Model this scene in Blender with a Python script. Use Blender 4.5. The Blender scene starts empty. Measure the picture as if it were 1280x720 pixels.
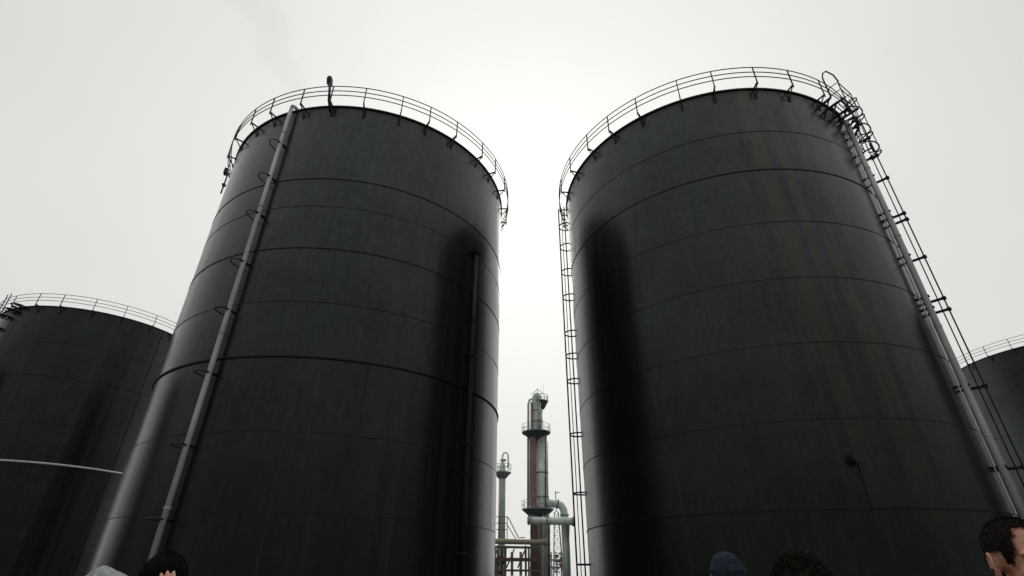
import bpy, bmesh, math, random
import numpy as np
from mathutils import Vector, Matrix, noise
R_ = math.radians
random.seed(11)
sc = bpy.context.scene
col = sc.collection

# ------------------------------------------------------------------ camera, sky, sun, exposure
CAM_Z, PITCH, ROLL = 1.62, R_(29.606), 0.004
cam_d = bpy.data.cameras.new('camera'); cam = bpy.data.objects.new('camera', cam_d); col.objects.link(cam)
cam_d.sensor_width = 36; cam_d.lens = 18.0; cam_d.clip_start = 0.05; cam_d.clip_end = 6000
cam.matrix_world = Matrix.Translation((0, 0, CAM_Z)) @ Matrix.Rotation(math.pi/2 + PITCH, 4, 'X') @ Matrix.Rotation(ROLL, 4, 'Z')
sc.camera = cam

SUN_EL, SUN_AZ = R_(40), R_(2)            # azimuth from +Y towards +X; the sun sits behind the cloud between the tanks
sun_dir = Vector((math.sin(SUN_AZ)*math.cos(SUN_EL), math.cos(SUN_AZ)*math.cos(SUN_EL), math.sin(SUN_EL)))
world = bpy.data.worlds.new('World'); sc.world = world; world.use_nodes = True
nt = world.node_tree; nt.nodes.clear()
def N(t, **k):
    n = nt.nodes.new(t)
    for a, v in k.items(): setattr(n, a, v)
    return n
def mth(op, a, b=None, c=None):
    n = N('ShaderNodeMath', operation=op)
    for i, v in enumerate((a, b, c)):
        if v is None: continue
        if isinstance(v, (int, float)): n.inputs[i].default_value = v
        else: nt.links.new(v, n.inputs[i])
    return n.outputs[0]
sky = N('ShaderNodeTexSky', sky_type='NISHITA', sun_disc=False)
sky.sun_elevation = SUN_EL; sky.sun_rotation = SUN_AZ; sky.air_density = 2.0; sky.dust_density = 4.0
bg1 = N('ShaderNodeBackground'); bg1.inputs[1].default_value = 0.05
hs = N('ShaderNodeHueSaturation'); hs.inputs['Saturation'].default_value = 0.35; hs.inputs['Value'].default_value = 0.10
nt.links.new(sky.outputs[0], hs.inputs['Color']); nt.links.new(hs.outputs[0], bg1.inputs[0])
tc = N('ShaderNodeTexCoord')
nrm = N('ShaderNodeVectorMath', operation='NORMALIZE'); nt.links.new(tc.outputs['Generated'], nrm.inputs[0])
dot = N('ShaderNodeVectorMath', operation='DOT_PRODUCT'); nt.links.new(nrm.outputs[0], dot.inputs[0]); dot.inputs[1].default_value = sun_dir
sep = N('ShaderNodeSeparateXYZ'); nt.links.new(nrm.outputs[0], sep.inputs[0])
zc = mth('MAXIMUM', sep.outputs[2], 0.0)
# an even overcast: thin and bright on the sunward side, thicker towards the horizon behind, brightest where the sun sits
thick = mth('MULTIPLY_ADD', zc, 0.80, 0.05)
fr = N('ShaderNodeMapRange', interpolation_type='SMOOTHSTEP'); fr.inputs['From Min'].default_value = -0.15; fr.inputs['From Max'].default_value = 0.60
nt.links.new(sep.outputs[1], fr.inputs['Value'])
deck = mth('ADD', mth('MULTIPLY', thick, mth('SUBTRACT', 1.0, fr.outputs[0])), mth('MULTIPLY', 0.69, fr.outputs[0]))
glow = mth('MULTIPLY', mth('POWER', mth('MAXIMUM', dot.outputs['Value'], 0.0), 6.0), 0.215)
nz = N('ShaderNodeTexNoise'); nz.inputs['Scale'].default_value = 2.2; nz.inputs['Detail'].default_value = 4; nz.inputs['Roughness'].default_value = 0.5
nt.links.new(nrm.outputs[0], nz.inputs['Vector'])
var = mth('MULTIPLY_ADD', nz.outputs['Fac'], 0.14, 0.93)
def rgbmul(c, v):
    n = N('ShaderNodeVectorMath', operation='SCALE'); n.inputs[0].default_value = c; nt.links.new(v, n.inputs['Scale']); return n.outputs[0]
sm = N('ShaderNodeVectorMath', operation='ADD')
nt.links.new(rgbmul((0.985, 1.0, 0.96), mth('MULTIPLY', deck, var)), sm.inputs[0]); nt.links.new(rgbmul((1.0, 0.985, 0.92), mth('MULTIPLY', glow, var)), sm.inputs[1])
bg2 = N('ShaderNodeBackground'); nt.links.new(sm.outputs[0], bg2.inputs[0]); bg2.inputs[1].default_value = 1.0
ad = N('ShaderNodeAddShader'); nt.links.new(bg1.outputs[0], ad.inputs[0]); nt.links.new(bg2.outputs[0], ad.inputs[1])
ow = N('ShaderNodeOutputWorld'); nt.links.new(ad.outputs[0], ow.inputs[0])

sd = bpy.data.lights.new('sun', 'SUN'); sd.energy = 0.6; sd.angle = R_(25); sd.color = (1, 0.97, 0.92)
so = bpy.data.objects.new('sun', sd); col.objects.link(so)
so.rotation_euler = (-sun_dir).to_track_quat('-Z', 'Y').to_euler(); so.location = (0, 0, 60)
vs = sc.view_settings; vs.view_transform = 'Standard'; vs.look = 'None'; vs.exposure = 0.0; vs.gamma = 1.0; vs.use_curve_mapping = False

def at(px, py, Y=None, depth=None):
    """world point seen at a photograph pixel (1280x720), at world distance Y ahead or at a depth along the lens axis"""
    p = PITCH
    F = Vector((0, math.cos(p), math.sin(p))); U0 = Vector((0, -math.sin(p), math.cos(p))); X = Vector((1, 0, 0))
    Rr = X*math.cos(ROLL) + U0*math.sin(ROLL); U = U0*math.cos(ROLL) - X*math.sin(ROLL)
    v = F + Rr*((px-640)/640) - U*((py-360)/640)
    v = v*(Y/v.y) if Y is not None else v*depth
    return v + Vector((0, 0, CAM_Z))

# ------------------------------------------------------------------ materials
def mat(name, base, rough=0.5, metal=0.0, spec=0.5, var=0.0, vscale=3.0, bump=0.0, bscale=20.0, streak=None, rvar=0.0, coat=0.0, tint=None):
    m = bpy.data.materials.new(name); m.use_nodes = True
    t = m.node_tree; b = t.nodes['Principled BSDF']; L = t.links.new
    b.inputs['Base Color'].default_value = (*base, 1); b.inputs['Roughness'].default_value = rough
    b.inputs['Metallic'].default_value = metal; b.inputs['Specular IOR Level'].default_value = spec
    if tint: b.inputs['Specular Tint'].default_value = (*tint, 1)
    if coat: b.inputs['Coat Weight'].default_value = coat
    g = t.nodes.new('ShaderNodeNewGeometry'); out = None
    if var:
        n = t.nodes.new('ShaderNodeTexNoise'); n.inputs['Scale'].default_value = vscale; n.inputs['Detail'].default_value = 6
        L(g.outputs['Position'], n.inputs['Vector'])
        r = t.nodes.new('ShaderNodeValToRGB')
        r.color_ramp.elements[0].position = 0.3; r.color_ramp.elements[1].position = 0.72
        r.color_ramp.elements[0].color = (*[c*(1-var) for c in base], 1); r.color_ramp.elements[1].color = (*[min(1, c*(1+var)) for c in base], 1)
        L(n.outputs['Fac'], r.inputs['Fac']); out = r.outputs['Color']
    if streak:
        for st_ in streak:
            (c2, amt, sx, sz, lo, hi), gate = st_[:6], (st_[6] if len(st_) > 6 else None)
            mp = t.nodes.new('ShaderNodeMapping'); mp.inputs['Scale'].default_value = (sx, sx, sz); L(g.outputs['Position'], mp.inputs['Vector'])
            n = t.nodes.new('ShaderNodeTexNoise'); n.inputs['Scale'].default_value = 1.0; n.inputs['Detail'].default_value = 5; n.inputs['Roughness'].default_value = 0.6
            L(mp.outputs[0], n.inputs['Vector'])
            mr = t.nodes.new('ShaderNodeMapRange'); mr.inputs['From Min'].default_value = lo; mr.inputs['From Max'].default_value = hi; mr.inputs['To Max'].default_value = amt
            L(n.outputs['Fac'], mr.inputs['Value'])
            fac = mr.outputs[0]
            if gate:                                               # streaks only run down from some stretches of the rim
                mp2 = t.nodes.new('ShaderNodeMapping'); mp2.inputs['Scale'].default_value = (0.33, 0.33, 0.03); L(g.outputs['Position'], mp2.inputs['Vector'])
                n2 = t.nodes.new('ShaderNodeTexNoise'); n2.inputs['Detail'].default_value = 2; n2.inputs['Scale'].default_value = 1.0; L(mp2.outputs[0], n2.inputs['Vector'])
                m2 = t.nodes.new('ShaderNodeMapRange'); m2.inputs['From Min'].default_value = 0.42; m2.inputs['From Max'].default_value = 0.58; L(n2.outputs['Fac'], m2.inputs['Value'])
                if isinstance(gate, tuple):                        # one overflow stain spreading from a point of the rim
                    sx_ = t.nodes.new('ShaderNodeVectorMath'); sx_.operation = 'MULTIPLY'; sx_.inputs[1].default_value = (1, 1, 0); L(g.outputs['Position'], sx_.inputs[0])
                    ds = t.nodes.new('ShaderNodeVectorMath'); ds.operation = 'DISTANCE'; ds.inputs[1].default_value = (gate[0], gate[1], 0); L(sx_.outputs[0], ds.inputs[0])
                    m3 = t.nodes.new('ShaderNodeMapRange'); m3.inputs['From Min'].default_value = gate[2]; m3.inputs['From Max'].default_value = gate[2]*0.35; L(ds.outputs['Value'], m3.inputs['Value'])
                    sz_ = t.nodes.new('ShaderNodeSeparateXYZ'); L(g.outputs['Position'], sz_.inputs[0])
                    m4 = t.nodes.new('ShaderNodeMapRange'); m4.inputs['From Min'].default_value = 2.0; m4.inputs['From Max'].default_value = 13.0; m4.inputs['To Min'].default_value = 0.15; L(sz_.outputs[2], m4.inputs['Value'])
                    m5 = t.nodes.new('ShaderNodeMath'); m5.operation = 'MULTIPLY'; L(m3.outputs[0], m5.inputs[0]); L(m4.outputs[0], m5.inputs[1])
                    mxx = t.nodes.new('ShaderNodeMath'); mxx.operation = 'MULTIPLY_ADD'; mxx.inputs[1].default_value = 0.22; L(m2.outputs[0], mxx.inputs[0]); L(m5.outputs[0], mxx.inputs[2]); m2 = mxx
                mu = t.nodes.new('ShaderNodeMath'); mu.operation = 'MULTIPLY'; L(fac, mu.inputs[0]); L(m2.outputs[0], mu.inputs[1]); fac = mu.outputs[0]
            mx = t.nodes.new('ShaderNodeMix'); mx.data_type = 'RGBA'; mx.inputs['B'].default_value = (*c2, 1)
            if out: L(out, mx.inputs['A'])
            else: mx.inputs['A'].default_value = (*base, 1)
            L(fac, mx.inputs['Factor']); out = mx.outputs['Result']
    if out: L(out, b.inputs['Base Color'])
    if rvar:
        mp = t.nodes.new('ShaderNodeMapping'); mp.inputs['Scale'].default_value = (1.4, 1.4, 0.12); L(g.outputs['Position'], mp.inputs['Vector'])
        n = t.nodes.new('ShaderNodeTexNoise'); n.inputs['Scale'].default_value = 1.3; n.inputs['Detail'].default_value = 7; L(mp.outputs[0], n.inputs['Vector'])
        oi = t.nodes.new('ShaderNodeObjectInfo')
        a = t.nodes.new('ShaderNodeMath'); a.operation = 'MULTIPLY_ADD'; a.inputs[1].default_value = rvar; a.inputs[2].default_value = rough - rvar*0.55; L(n.outputs['Fac'], a.inputs[0])
        c = t.nodes.new('ShaderNodeMath'); c.operation = 'MULTIPLY_ADD'; c.inputs[1].default_value = rvar*0.22; L(oi.outputs['Random'], c.inputs[0]); L(a.outputs[0], c.inputs[2])
        L(c.outputs[0], b.inputs['Roughness'])
        n3 = t.nodes.new('ShaderNodeTexNoise'); n3.inputs['Scale'].default_value = 5.0; n3.inputs['Detail'].default_value = 8; n3.inputs['Roughness'].default_value = 0.75   # chalky, worn gloss
        mp3 = t.nodes.new('ShaderNodeMapping'); mp3.inputs['Scale'].default_value = (1, 1, 0.45); L(g.outputs['Position'], mp3.inputs['Vector']); L(mp3.outputs[0], n3.inputs['Vector'])
        n4 = t.nodes.new('ShaderNodeTexNoise'); n4.inputs['Scale'].default_value = 0.45; n4.inputs['Detail'].default_value = 3; L(g.outputs['Position'], n4.inputs['Vector'])
        a3 = t.nodes.new('ShaderNodeMath'); a3.operation = 'MULTIPLY_ADD'; a3.inputs[1].default_value = 0.6; a3.inputs[2].default_value = 0.02; L(n3.outputs['Fac'], a3.inputs[0])
        a4 = t.nodes.new('ShaderNodeMath'); a4.operation = 'MULTIPLY_ADD'; a4.inputs[1].default_value = 0.36; L(n4.outputs['Fac'], a4.inputs[0]); L(a3.outputs[0], a4.inputs[2])
        L(a4.outputs[0], b.inputs['Specular IOR Level'])
    if bump:
        n = t.nodes.new('ShaderNodeTexNoise'); n.inputs['Scale'].default_value = bscale; n.inputs['Detail'].default_value = 5; L(g.outputs['Position'], n.inputs['Vector'])
        bp = t.nodes.new('ShaderNodeBump'); bp.inputs['Strength'].default_value = bump; bp.inputs['Distance'].default_value = 0.02; L(n.outputs['Fac'], bp.inputs['Height']); L(bp.outputs[0], b.inputs['Normal'])
    return m

BROWN = (0.034, 0.026, 0.017)
M = {}
M['tank'] = mat('black_tank_paint', (0.0085, 0.0108, 0.0105), 0.235, spec=0.5, tint=(0.86, 1.0, 0.96), var=0.25, vscale=0.5, rvar=0.20, bump=0.13, bscale=0.9,
                streak=[(BROWN, 0.7, 1.6, 0.018, 0.42, 0.66, 1), ((0.006, 0.007, 0.007), 0.7, 2.3, 0.05, 0.52, 0.7), ((0.030, 0.033, 0.032), 0.6, 4.5, 0.10, 0.54, 0.75)])
M['tank_brown'] = mat('brown_stained_tank_paint', (0.0082, 0.0108, 0.0102), 0.245, spec=0.5, tint=(0.86, 1.0, 0.96), var=0.25, vscale=0.5, rvar=0.20, bump=0.13, bscale=0.9,
                streak=[((0.058, 0.045, 0.024), 1.0, 2.6, 0.05, 0.42, 0.60, (10.9, 15.2, 2.9)), ((0.006, 0.007, 0.006), 0.7, 2.6, 0.05, 0.52, 0.7), ((0.03, 0.032, 0.03), 0.45, 5.0, 0.09, 0.58, 0.75)])
M['blacksteel'] = mat('black_steel', (0.010, 0.010, 0.010), 0.6, spec=0.3)
M['rail'] = mat('dark_rail_paint', (0.030, 0.035, 0.033), 0.6, spec=0.3, var=0.3, vscale=2)
M['curb'] = mat('rusty_curb_paint', (0.06, 0.042, 0.03), 0.65, spec=0.3, var=0.4, vscale=1.2)
M['galv'] = mat('galvanised_pipe', (0.50, 0.54, 0.52), 0.55, metal=0.1, var=0.16, vscale=1.3,
                streak=[((0.27, 0.27, 0.23), 0.6, 3.0, 0.25, 0.5, 0.7)])
M['white'] = mat('pale_band_paint', (0.62, 0.65, 0.64), 0.5, var=0.1)
M['grn'] = mat('green_grey_steel', (0.62, 0.72, 0.67), 0.5, metal=0.05, var=0.18, vscale=0.5, streak=[((0.27, 0.29, 0.25), 0.6, 0.8, 0.08, 0.5, 0.72)])
M['grn2'] = mat('weathered_platform_steel', (0.22, 0.26, 0.245), 0.65, var=0.2)
M['grn3'] = mat('dark_green_steel', (0.07, 0.10, 0.095), 0.65, var=0.2)
M['red'] = mat('rust_red_pipe', (0.27, 0.17, 0.15), 0.6, var=0.25, vscale=0.8)
M['redbeam'] = mat('rust_red_beam', (0.15, 0.09, 0.065), 0.7, var=0.25)
M['tan'] = mat('tan_insulated_pipe', (0.30, 0.27, 0.20), 0.6, var=0.2)
M['yard'] = mat('oily_yard_concrete', (0.085, 0.083, 0.078), 0.85, var=0.35, vscale=0.4, bump=0.2, bscale=12)
M['lamp_glass'] = mat('lamp_glass', (0.25, 0.27, 0.27), 0.2)
M['skin'] = mat('skin', (0.60, 0.30, 0.205), 0.5, var=0.12, vscale=30, bump=0.12, bscale=260)
M['skin_pale'] = mat('pale_pink_skin', (0.55, 0.29, 0.22), 0.5, var=0.1, vscale=30)
M['lips'] = mat('lip_skin', (0.36, 0.13, 0.10), 0.45)
M['hair'] = mat('dark_brown_hair', (0.012, 0.009, 0.007), 0.8, spec=0.12, var=0.3, vscale=60)
M['hair_b'] = mat('black_hair', (0.006, 0.005, 0.005), 0.85, spec=0.1)
M['hair_c'] = mat('brown_curly_hair', (0.022, 0.017, 0.012), 0.8, spec=0.15, var=0.3, vscale=60)
M['eyew'] = mat('eye_white', (0.7, 0.68, 0.65), 0.2)
M['eyed'] = mat('dark_iris', (0.02, 0.013, 0.01), 0.15)
M['knit_grey'] = mat('pale_grey_knit', (0.52, 0.55, 0.57), 0.95, var=0.25, vscale=55, bump=0.9, bscale=130)
M['knit_blue'] = mat('navy_blue_knit', (0.016, 0.028, 0.05), 0.95, var=0.3, vscale=60, bump=0.9, bscale=140)
M['coat_dark'] = mat('dark_wool_coat', (0.02, 0.02, 0.022), 0.9, var=0.2, vscale=40, bump=0.3, bscale=150)
M['coat_blue'] = mat('navy_jacket', (0.02, 0.028, 0.05), 0.8, var=0.2, vscale=30)
M['coat_tan'] = mat('brown_jacket', (0.07, 0.05, 0.035), 0.85, var=0.2, vscale=30)
M['coat_grey'] = mat('grey_jacket', (0.10, 0.105, 0.11), 0.85, var=0.2, vscale=30)
M['jeans'] = mat('dark_trousers', (0.025, 0.03, 0.045), 0.9, var=0.2, vscale=40)
M['shoe'] = mat('black_leather', (0.012, 0.011, 0.01), 0.4)

# ------------------------------------------------------------------ mesh helpers
class MB:
    def __init__(s): s.v = []; s.f = []
    def add(s, vs, fs):
        o = len(s.v); s.v += [tuple(x) for x in vs]; s.f += [tuple(i+o for i in f) for f in fs]; return s
    def box(s, c, size, rot=None):
        hx, hy, hz = size[0]/2, size[1]/2, size[2]/2; c = Vector(c)
        vs = [Vector((x, y, z)) for x in (-hx, hx) for y in (-hy, hy) for z in (-hz, hz)]
        if rot is not None: vs = [rot @ v for v in vs]
        return s.add([c+v for v in vs], [(0, 1, 3, 2), (4, 6, 7, 5), (0, 4, 5, 1), (2, 3, 7, 6), (0, 2, 6, 4), (1, 5, 7, 3)])
    def tube(s, path, r, n=8, closed=False, caps=True):
        P = [Vector(p) for p in path]; m = len(P); rr = r if isinstance(r, (list, tuple)) else [r]*m
        vs, fs = [], []; ref = None
        for i, p in enumerate(P):
            if closed: t = (P[(i+1) % m]-P[i-1])
            else: t = P[min(i+1, m-1)]-P[max(i-1, 0)]
            t = t.normalized() if t.length > 1e-9 else Vector((0, 0, 1))
            if ref is None: ref = t.orthogonal().normalized()
            ref = (ref - t*ref.dot(t)); ref = ref.normalized() if ref.length > 1e-6 else t.orthogonal().normalized()
            b = t.cross(ref)
            for k in range(n):
                a = 2*math.pi*k/n; vs.append(p + (ref*math.cos(a)+b*math.sin(a))*rr[i])
        for i in range(m if closed else m-1):
            j = (i+1) % m
            for k in range(n): fs.append((i*n+k, i*n+(k+1) % n, j*n+(k+1) % n, j*n+k))
        if not closed and caps: fs += [tuple(range(n))[::-1], tuple(range((m-1)*n, m*n))]
        return s.add(vs, fs)
    def lathe(s, prof, c=(0, 0, 0), n=32, a0=0, a1=None):
        """prof: list of (radius, z); full turn about the z axis through c"""
        c = Vector(c); m = len(prof); vs, fs = [], []
        for k in range(n):
            a = 2*math.pi*k/n
            for (r, z) in prof: vs.append(c+Vector((r*math.cos(a), r*math.sin(a), z)))
        for k in range(n):
            j = (k+1) % n
            for i in range(m-1): fs.append((k*m+i, j*m+i, j*m+i+1, k*m+i+1))
        return s.add(vs, fs)
    def ell(s, c, r, rot=None, nu=20, nv=12):
        c = Vector(c); vs, fs = [], []
        for j in range(1, nv):
            t = math.pi*j/nv
            for i in range(nu):
                a = 2*math.pi*i/nu; v = Vector((r[0]*math.sin(t)*math.cos(a), r[1]*math.sin(t)*math.sin(a), r[2]*math.cos(t)))
                vs.append(c+(rot @ v if rot is not None else v))
        top, bot = len(vs), len(vs)+1
        for sgn in (1, -1):
            v = Vector((0, 0, sgn*r[2])); vs.append(c+(rot @ v if rot is not None else v))
        for j in range(nv-2):
            for i in range(nu): fs.append((j*nu+i, (j+1)*nu+i, (j+1)*nu+(i+1) % nu, j*nu+(i+1) % nu))
        for i in range(nu): fs.append((top, i, (i+1) % nu)); fs.append((bot, (nv-2)*nu+(i+1) % nu, (nv-2)*nu+i))
        return s.add(vs, fs)
    def cap(s, a, b, ra, rb, n=12):
        """tapered capsule"""
        a, b = Vector(a), Vector(b); d = (b-a); L = d.length; q = d.normalized() if L > 1e-9 else Vector((0, 0, 1))
        path, rad = [], []
        for k in range(4): t = math.pi/2*(1-k/3.0); path.append(a - q*ra*math.sin(t)); rad.append(max(ra*math.cos(t), 1e-4))
        for k in range(4): t = math.pi/2*(k/3.0); path.append(b + q*rb*math.sin(t)); rad.append(max(rb*math.cos(t), 1e-4))
        return s.tube(path, rad, n)
    def mesh(s, name, smooth=False):
        me = bpy.data.meshes.new(name); me.from_pydata(s.v, [], s.f); me.update()
        if smooth: me.polygons.foreach_set('use_smooth', [True]*len(me.polygons))
        return me
    def build(s, name, m, parent=None, smooth=False, loc=None):
        return mk(name, s.mesh(name, smooth), m, parent, loc)
def mk(name, me, m, parent=None, loc=None):
    if m is not None and not me.materials: me.materials.append(M[m] if isinstance(m, str) else m)
    o = bpy.data.objects.new(name, me); col.objects.link(o)
    if parent is not None: o.parent = parent
    if loc is not None: o.location = loc
    return o
def empty(name, loc, label, cat, group=None, rz=0):
    o = bpy.data.objects.new(name, None); col.objects.link(o); o.location = loc; o.rotation_euler = (0, 0, rz); o.empty_display_size = 0.3
    tag(o, label, cat, group); return o
def tag(o, label, cat=None, group=None):
    o['label'] = label
    if cat: o['category'] = cat
    if group: o['group'] = group
    return o
def pol(r, deg, z): a = R_(deg); return Vector((r*math.cos(a), r*math.sin(a), z))
def arc(r, z, n=120): return [pol(r, 360*k/n, z) for k in range(n)]
def auto_smooth(me, ang=35):
    me.polygons.foreach_set('use_smooth', [True]*len(me.polygons))
    bm = bmesh.new(); bm.from_mesh(me)
    for e in bm.edges:
        if len(e.link_faces) == 2 and e.calc_face_angle(0) > R_(ang): e.smooth = False
    bm.to_mesh(me); bm.free()

# ------------------------------------------------------------------ ground
g = MB(); g.add([(-3000, -3000, 0), (3000, -3000, 0), (3000, 3000, 0), (-3000, 3000, 0)], [(0, 1, 2, 3)])
go = g.build('ground', 'yard'); go['kind'] = 'structure'

# ------------------------------------------------------------------ storage tanks
TR = 7.5
NPL = 10
plate_cache = {}
def plate_mesh(h, matname):
    key = (round(h, 3), matname)
    if key in plate_cache: return plate_cache[key]
    span = 2*math.pi/NPL; gap = 0.004/TR; ns = 15; thick = 0.012
    vs, fs, nr = [], [], []
    for lay, rad in ((0, TR), (1, TR-thick)):
        for k in range(ns+1):
            a = -span/2+gap+(span-2*gap)*k/ns
            for z in (0.004, h-0.004):
                vs.append((rad*math.cos(a), rad*math.sin(a), z)); nr.append((math.cos(a), math.sin(a), 0))
    q = 2*(ns+1)
    for k in range(ns): fs.append((2*k, 2*k+2, 2*k+3, 2*k+1))
    for k in range(ns):                                   # edges of the plate, top and bottom
        fs.append((2*k+1, 2*k+3, q+2*k+3, q+2*k+1)); fs.append((2*k, q+2*k, q+2*k+2, 2*k+2))
    fs.append((0, 1, q+1, q)); fs.append((2*ns, q+2*ns, q+2*ns+1, 2*ns+1))
    me = bpy.data.meshes.new('shell_plate'); me.from_pydata(vs, [], fs); me.update()
    sm_ = [True]*ns + [False]*(len(fs)-ns); me.polygons.foreach_set('use_smooth', sm_)
    ln = []
    for p in me.polygons:
        for vi in p.vertices: ln.append(nr[vi] if p.index < ns else tuple(p.normal))
    me.normals_split_custom_set(ln)
    me.materials.append(M[matname]); plate_cache[key] = me
    return me
shared = {}
def sh(key, fn):
    if key not in shared: shared[key] = fn()
    return shared[key]
def ring_prof(r0, r1, z0, z1, n=120):
    return MB().lathe([(r0, z0), (r1, z0), (r1, z1), (r0, z1), (r0, z0)], n=n)
RO = 0.41                                  # the rail stands this far off the shell
def post_mesh():
    b = MB(); o = RO
    b.box((TR+o, 0, 0.37), (0.042, 0.042, 1.10))
    b.box((TR+o/2+0.01, 0, -0.035), (o+0.03, 0.05, 0.06))
    b.tube([(TR, 0, -0.55), (TR+o*0.9, 0, -0.06)], 0.028, 5)
    b.box((TR+0.012, 0, -0.42), (0.022, 0.11, 0.42))
    return b.mesh('rail_post')
def rail_mesh(z):
    return MB().tube(arc(TR+RO, z, 108), 0.022, 6, closed=True).mesh('guard_rail', True)

def build_tank(cx, cy, H, seams, label, paint, post_step=11.25, post_off=0.0, rot=7.0):
    """seams: list of (height, strength); a seam with strength 2 carries a stiffening ring"""
    t = empty('storage_tank', (cx, cy, 0), label, 'storage tank', 'black storage tanks in the yard')
    zs = [0.0] + [s for s, _ in seams] + [H]
    rnd = random.Random(int(cx*10))
    MB().lathe([(0.01, 0.0), (TR-0.02, 0.0), (TR-0.02, H-0.02), (TR*0.5, H+0.35), (0.01, H+0.6)], n=96).build('tank_core', 'blacksteel', t)
    for ci in range(len(zs)-1):
        me = plate_mesh(zs[ci+1]-zs[ci], paint); off = rot + (360/NPL/2)*(ci % 2) + rnd.uniform(-3, 3)
        for k in range(NPL):
            o = mk('shell_plate', me, None, t); o.location = (0, 0, zs[ci]); o.rotation_euler = (0, 0, R_(off+360/NPL*k))
            sc_ = 1+rnd.uniform(-0.0005, 0.0007); o.scale = (sc_, sc_, 1)
    for z, st in seams:
        if st == 2:
            me = sh('r2', lambda: ring_prof(TR-0.012, TR+0.055, -0.025, 0.025).mesh('stiffening_ring')); nm = 'stiffening_ring'
        elif st == 1:
            me = sh('r1', lambda: ring_prof(TR-0.012, TR+0.022, -0.017, 0.017).mesh('weld_seam')); nm = 'weld_seam'
        else:
            me = sh('r0', lambda: ring_prof(TR-0.012, TR+0.010, -0.011, 0.011).mesh('weld_seam')); nm = 'weld_seam'
        o = mk(nm, me, 'blacksteel', t); o.location = (0, 0, z)
    o = mk('curb_angle', sh('curb', lambda: ring_prof(TR-0.012, TR+0.06, -0.035, 0.035).mesh('curb_angle')), 'curb', t); o.location = (0, 0, H)
    for hz in (0.31, 0.60, 0.91):
        o = mk('guard_rail', sh(('rail', hz), lambda: rail_mesh(0)), 'rail', t); o.location = (0, 0, H+hz)
    n = round(360/post_step)
    for k in range(n):
        o = mk('rail_post', sh('post', post_mesh), 'rail', t); o.location = (0, 0, H)
        o.rotation_euler = (0, 0, R_(post_off+post_step*k+rnd.uniform(-1.2, 1.2)))
    return t
def hoop(az, w0, w1, out, z, r=0.022, rad=TR, n=14, flat=False):
    """half hoop standing out from the shell, spanning w0..w1 metres round it from az"""
    p = []
    for k in range(n+1):
        u = math.pi*k/n; w = (w0+w1)/2-(w1-w0)/2*math.cos(u); d = out*math.sin(u)**0.7
        p.append(pol(rad+d-0.01, az+math.degrees(w/rad), z))
    return MB().tube(p, r, 6)
def clamp(az, out, z, wid=0.09):
    c = pol(TR+out/2, az, z); rot = Matrix.Rotation(R_(az), 3, 'Z')
    return MB().box(c, (out+0.05, wid, 0.05), rot)

ZC = CAM_Z
def Z(h): return ZC + h*TR
# heights measured in tank radii above the lens
tankA = build_tank(-1.089*TR, 3.211*TR, Z(2.545), [(Z(-.09), 0), (Z(.225), 0), (Z(.545), 0), (Z(.89), 2), (Z(1.178), 0), (Z(1.493), 1), (Z(1.767), 0), (Z(1.963), 1)],
                   'tall black tank left of centre with a pale vertical pipe down its face', 'tank', 11.25, -91.5+0.5)
tankB = build_tank(1.415*TR, 3.022*TR, Z(2.49), [(Z(-.09), 0), (Z(.23), 1), (Z(.562), 0), (Z(.89), 0), (Z(1.215), 0), (Z(1.535), 0), (Z(1.873), 1), (Z(2.15), 0)],
                   'tall black tank right of centre with brown stains and a nozzle low on it', 'tank_brown', 12.0, -91.1)
tankC = build_tank(-4.983*TR, 5.83*TR, Z(2.5), [(Z(-.09), 0), (Z(.26), 0), (Z(.60), 0), (Z(.93), 0), (Z(1.29), 0), (Z(1.745), 1), (Z(2.1), 0)],
                   'black tank farthest left, with a thin white band round its middle', 'tank', 15.0, -92.0)
tankD = build_tank(7.088*TR, 6.374*TR, Z(2.5), [(Z(-.09), 0), (Z(.24), 0), (Z(.57), 0), (Z(.9), 0), (Z(1.22), 0), (Z(1.55), 1), (Z(1.87), 0), (Z(2.19), 0)],
                   'black tank at the far right edge, mostly hidden behind the brown-stained tank', 'tank', 15.0, -150.0)

# the farm goes on out of frame: a tank on either flank, which the outer sides of the two tall shells mirror
SE = [(Z(-.09), 0), (Z(.24), 0), (Z(.57), 0), (Z(.9), 0), (Z(1.22), 0), (Z(1.55), 1), (Z(1.87), 0), (Z(2.19), 0)]
build_tank(6.5*TR, 3.0*TR, Z(2.5), SE, 'black tank out of frame right, mirrored in the brown-stained shell', 'tank', 15.0, -150.0)
build_tank(-8.2*TR, 3.0*TR, Z(2.5), SE, 'black tank out of frame left, mirrored beside the pale vertical pipe', 'tank', 15.0, -140.0)

# --- fittings of the left tank
def vpipe(t, name, az, off, z0, z1, r, m, n=12):
    a = pol(TR+off, az, z0); b = pol(TR+off, az, z1)
    return MB().tube([a, a.lerp(b, 0.33), a.lerp(b, 0.66), b], r, n).build(name, m, t, True)
HA, HB = Z(2.545), Z(2.49)
AZ = -106.3
dp = vpipe(tankA, 'drain_pipe', AZ, 0.22, 0.0, HA-0.02, 0.088, 'galv', 16)
tag(dp, 'pale galvanised vertical pipe')
for zz in (3.4, 9.2, 14.9, 19.1):
    a = pol(TR+0.22, AZ, zz); MB().tube([a, a+Vector((0, 0, 0.07))], 0.108, 14).build('pipe_flange', 'galv', dp)
MB().tube([pol(TR+0.22, AZ, HA-0.02), pol(TR+0.2, AZ, HA+0.16), pol(TR+0.05, AZ, HA+0.26), pol(TR-0.2, AZ, HA+0.28)], 0.084, 10).build('pipe_elbow', 'galv', dp, True)
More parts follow.
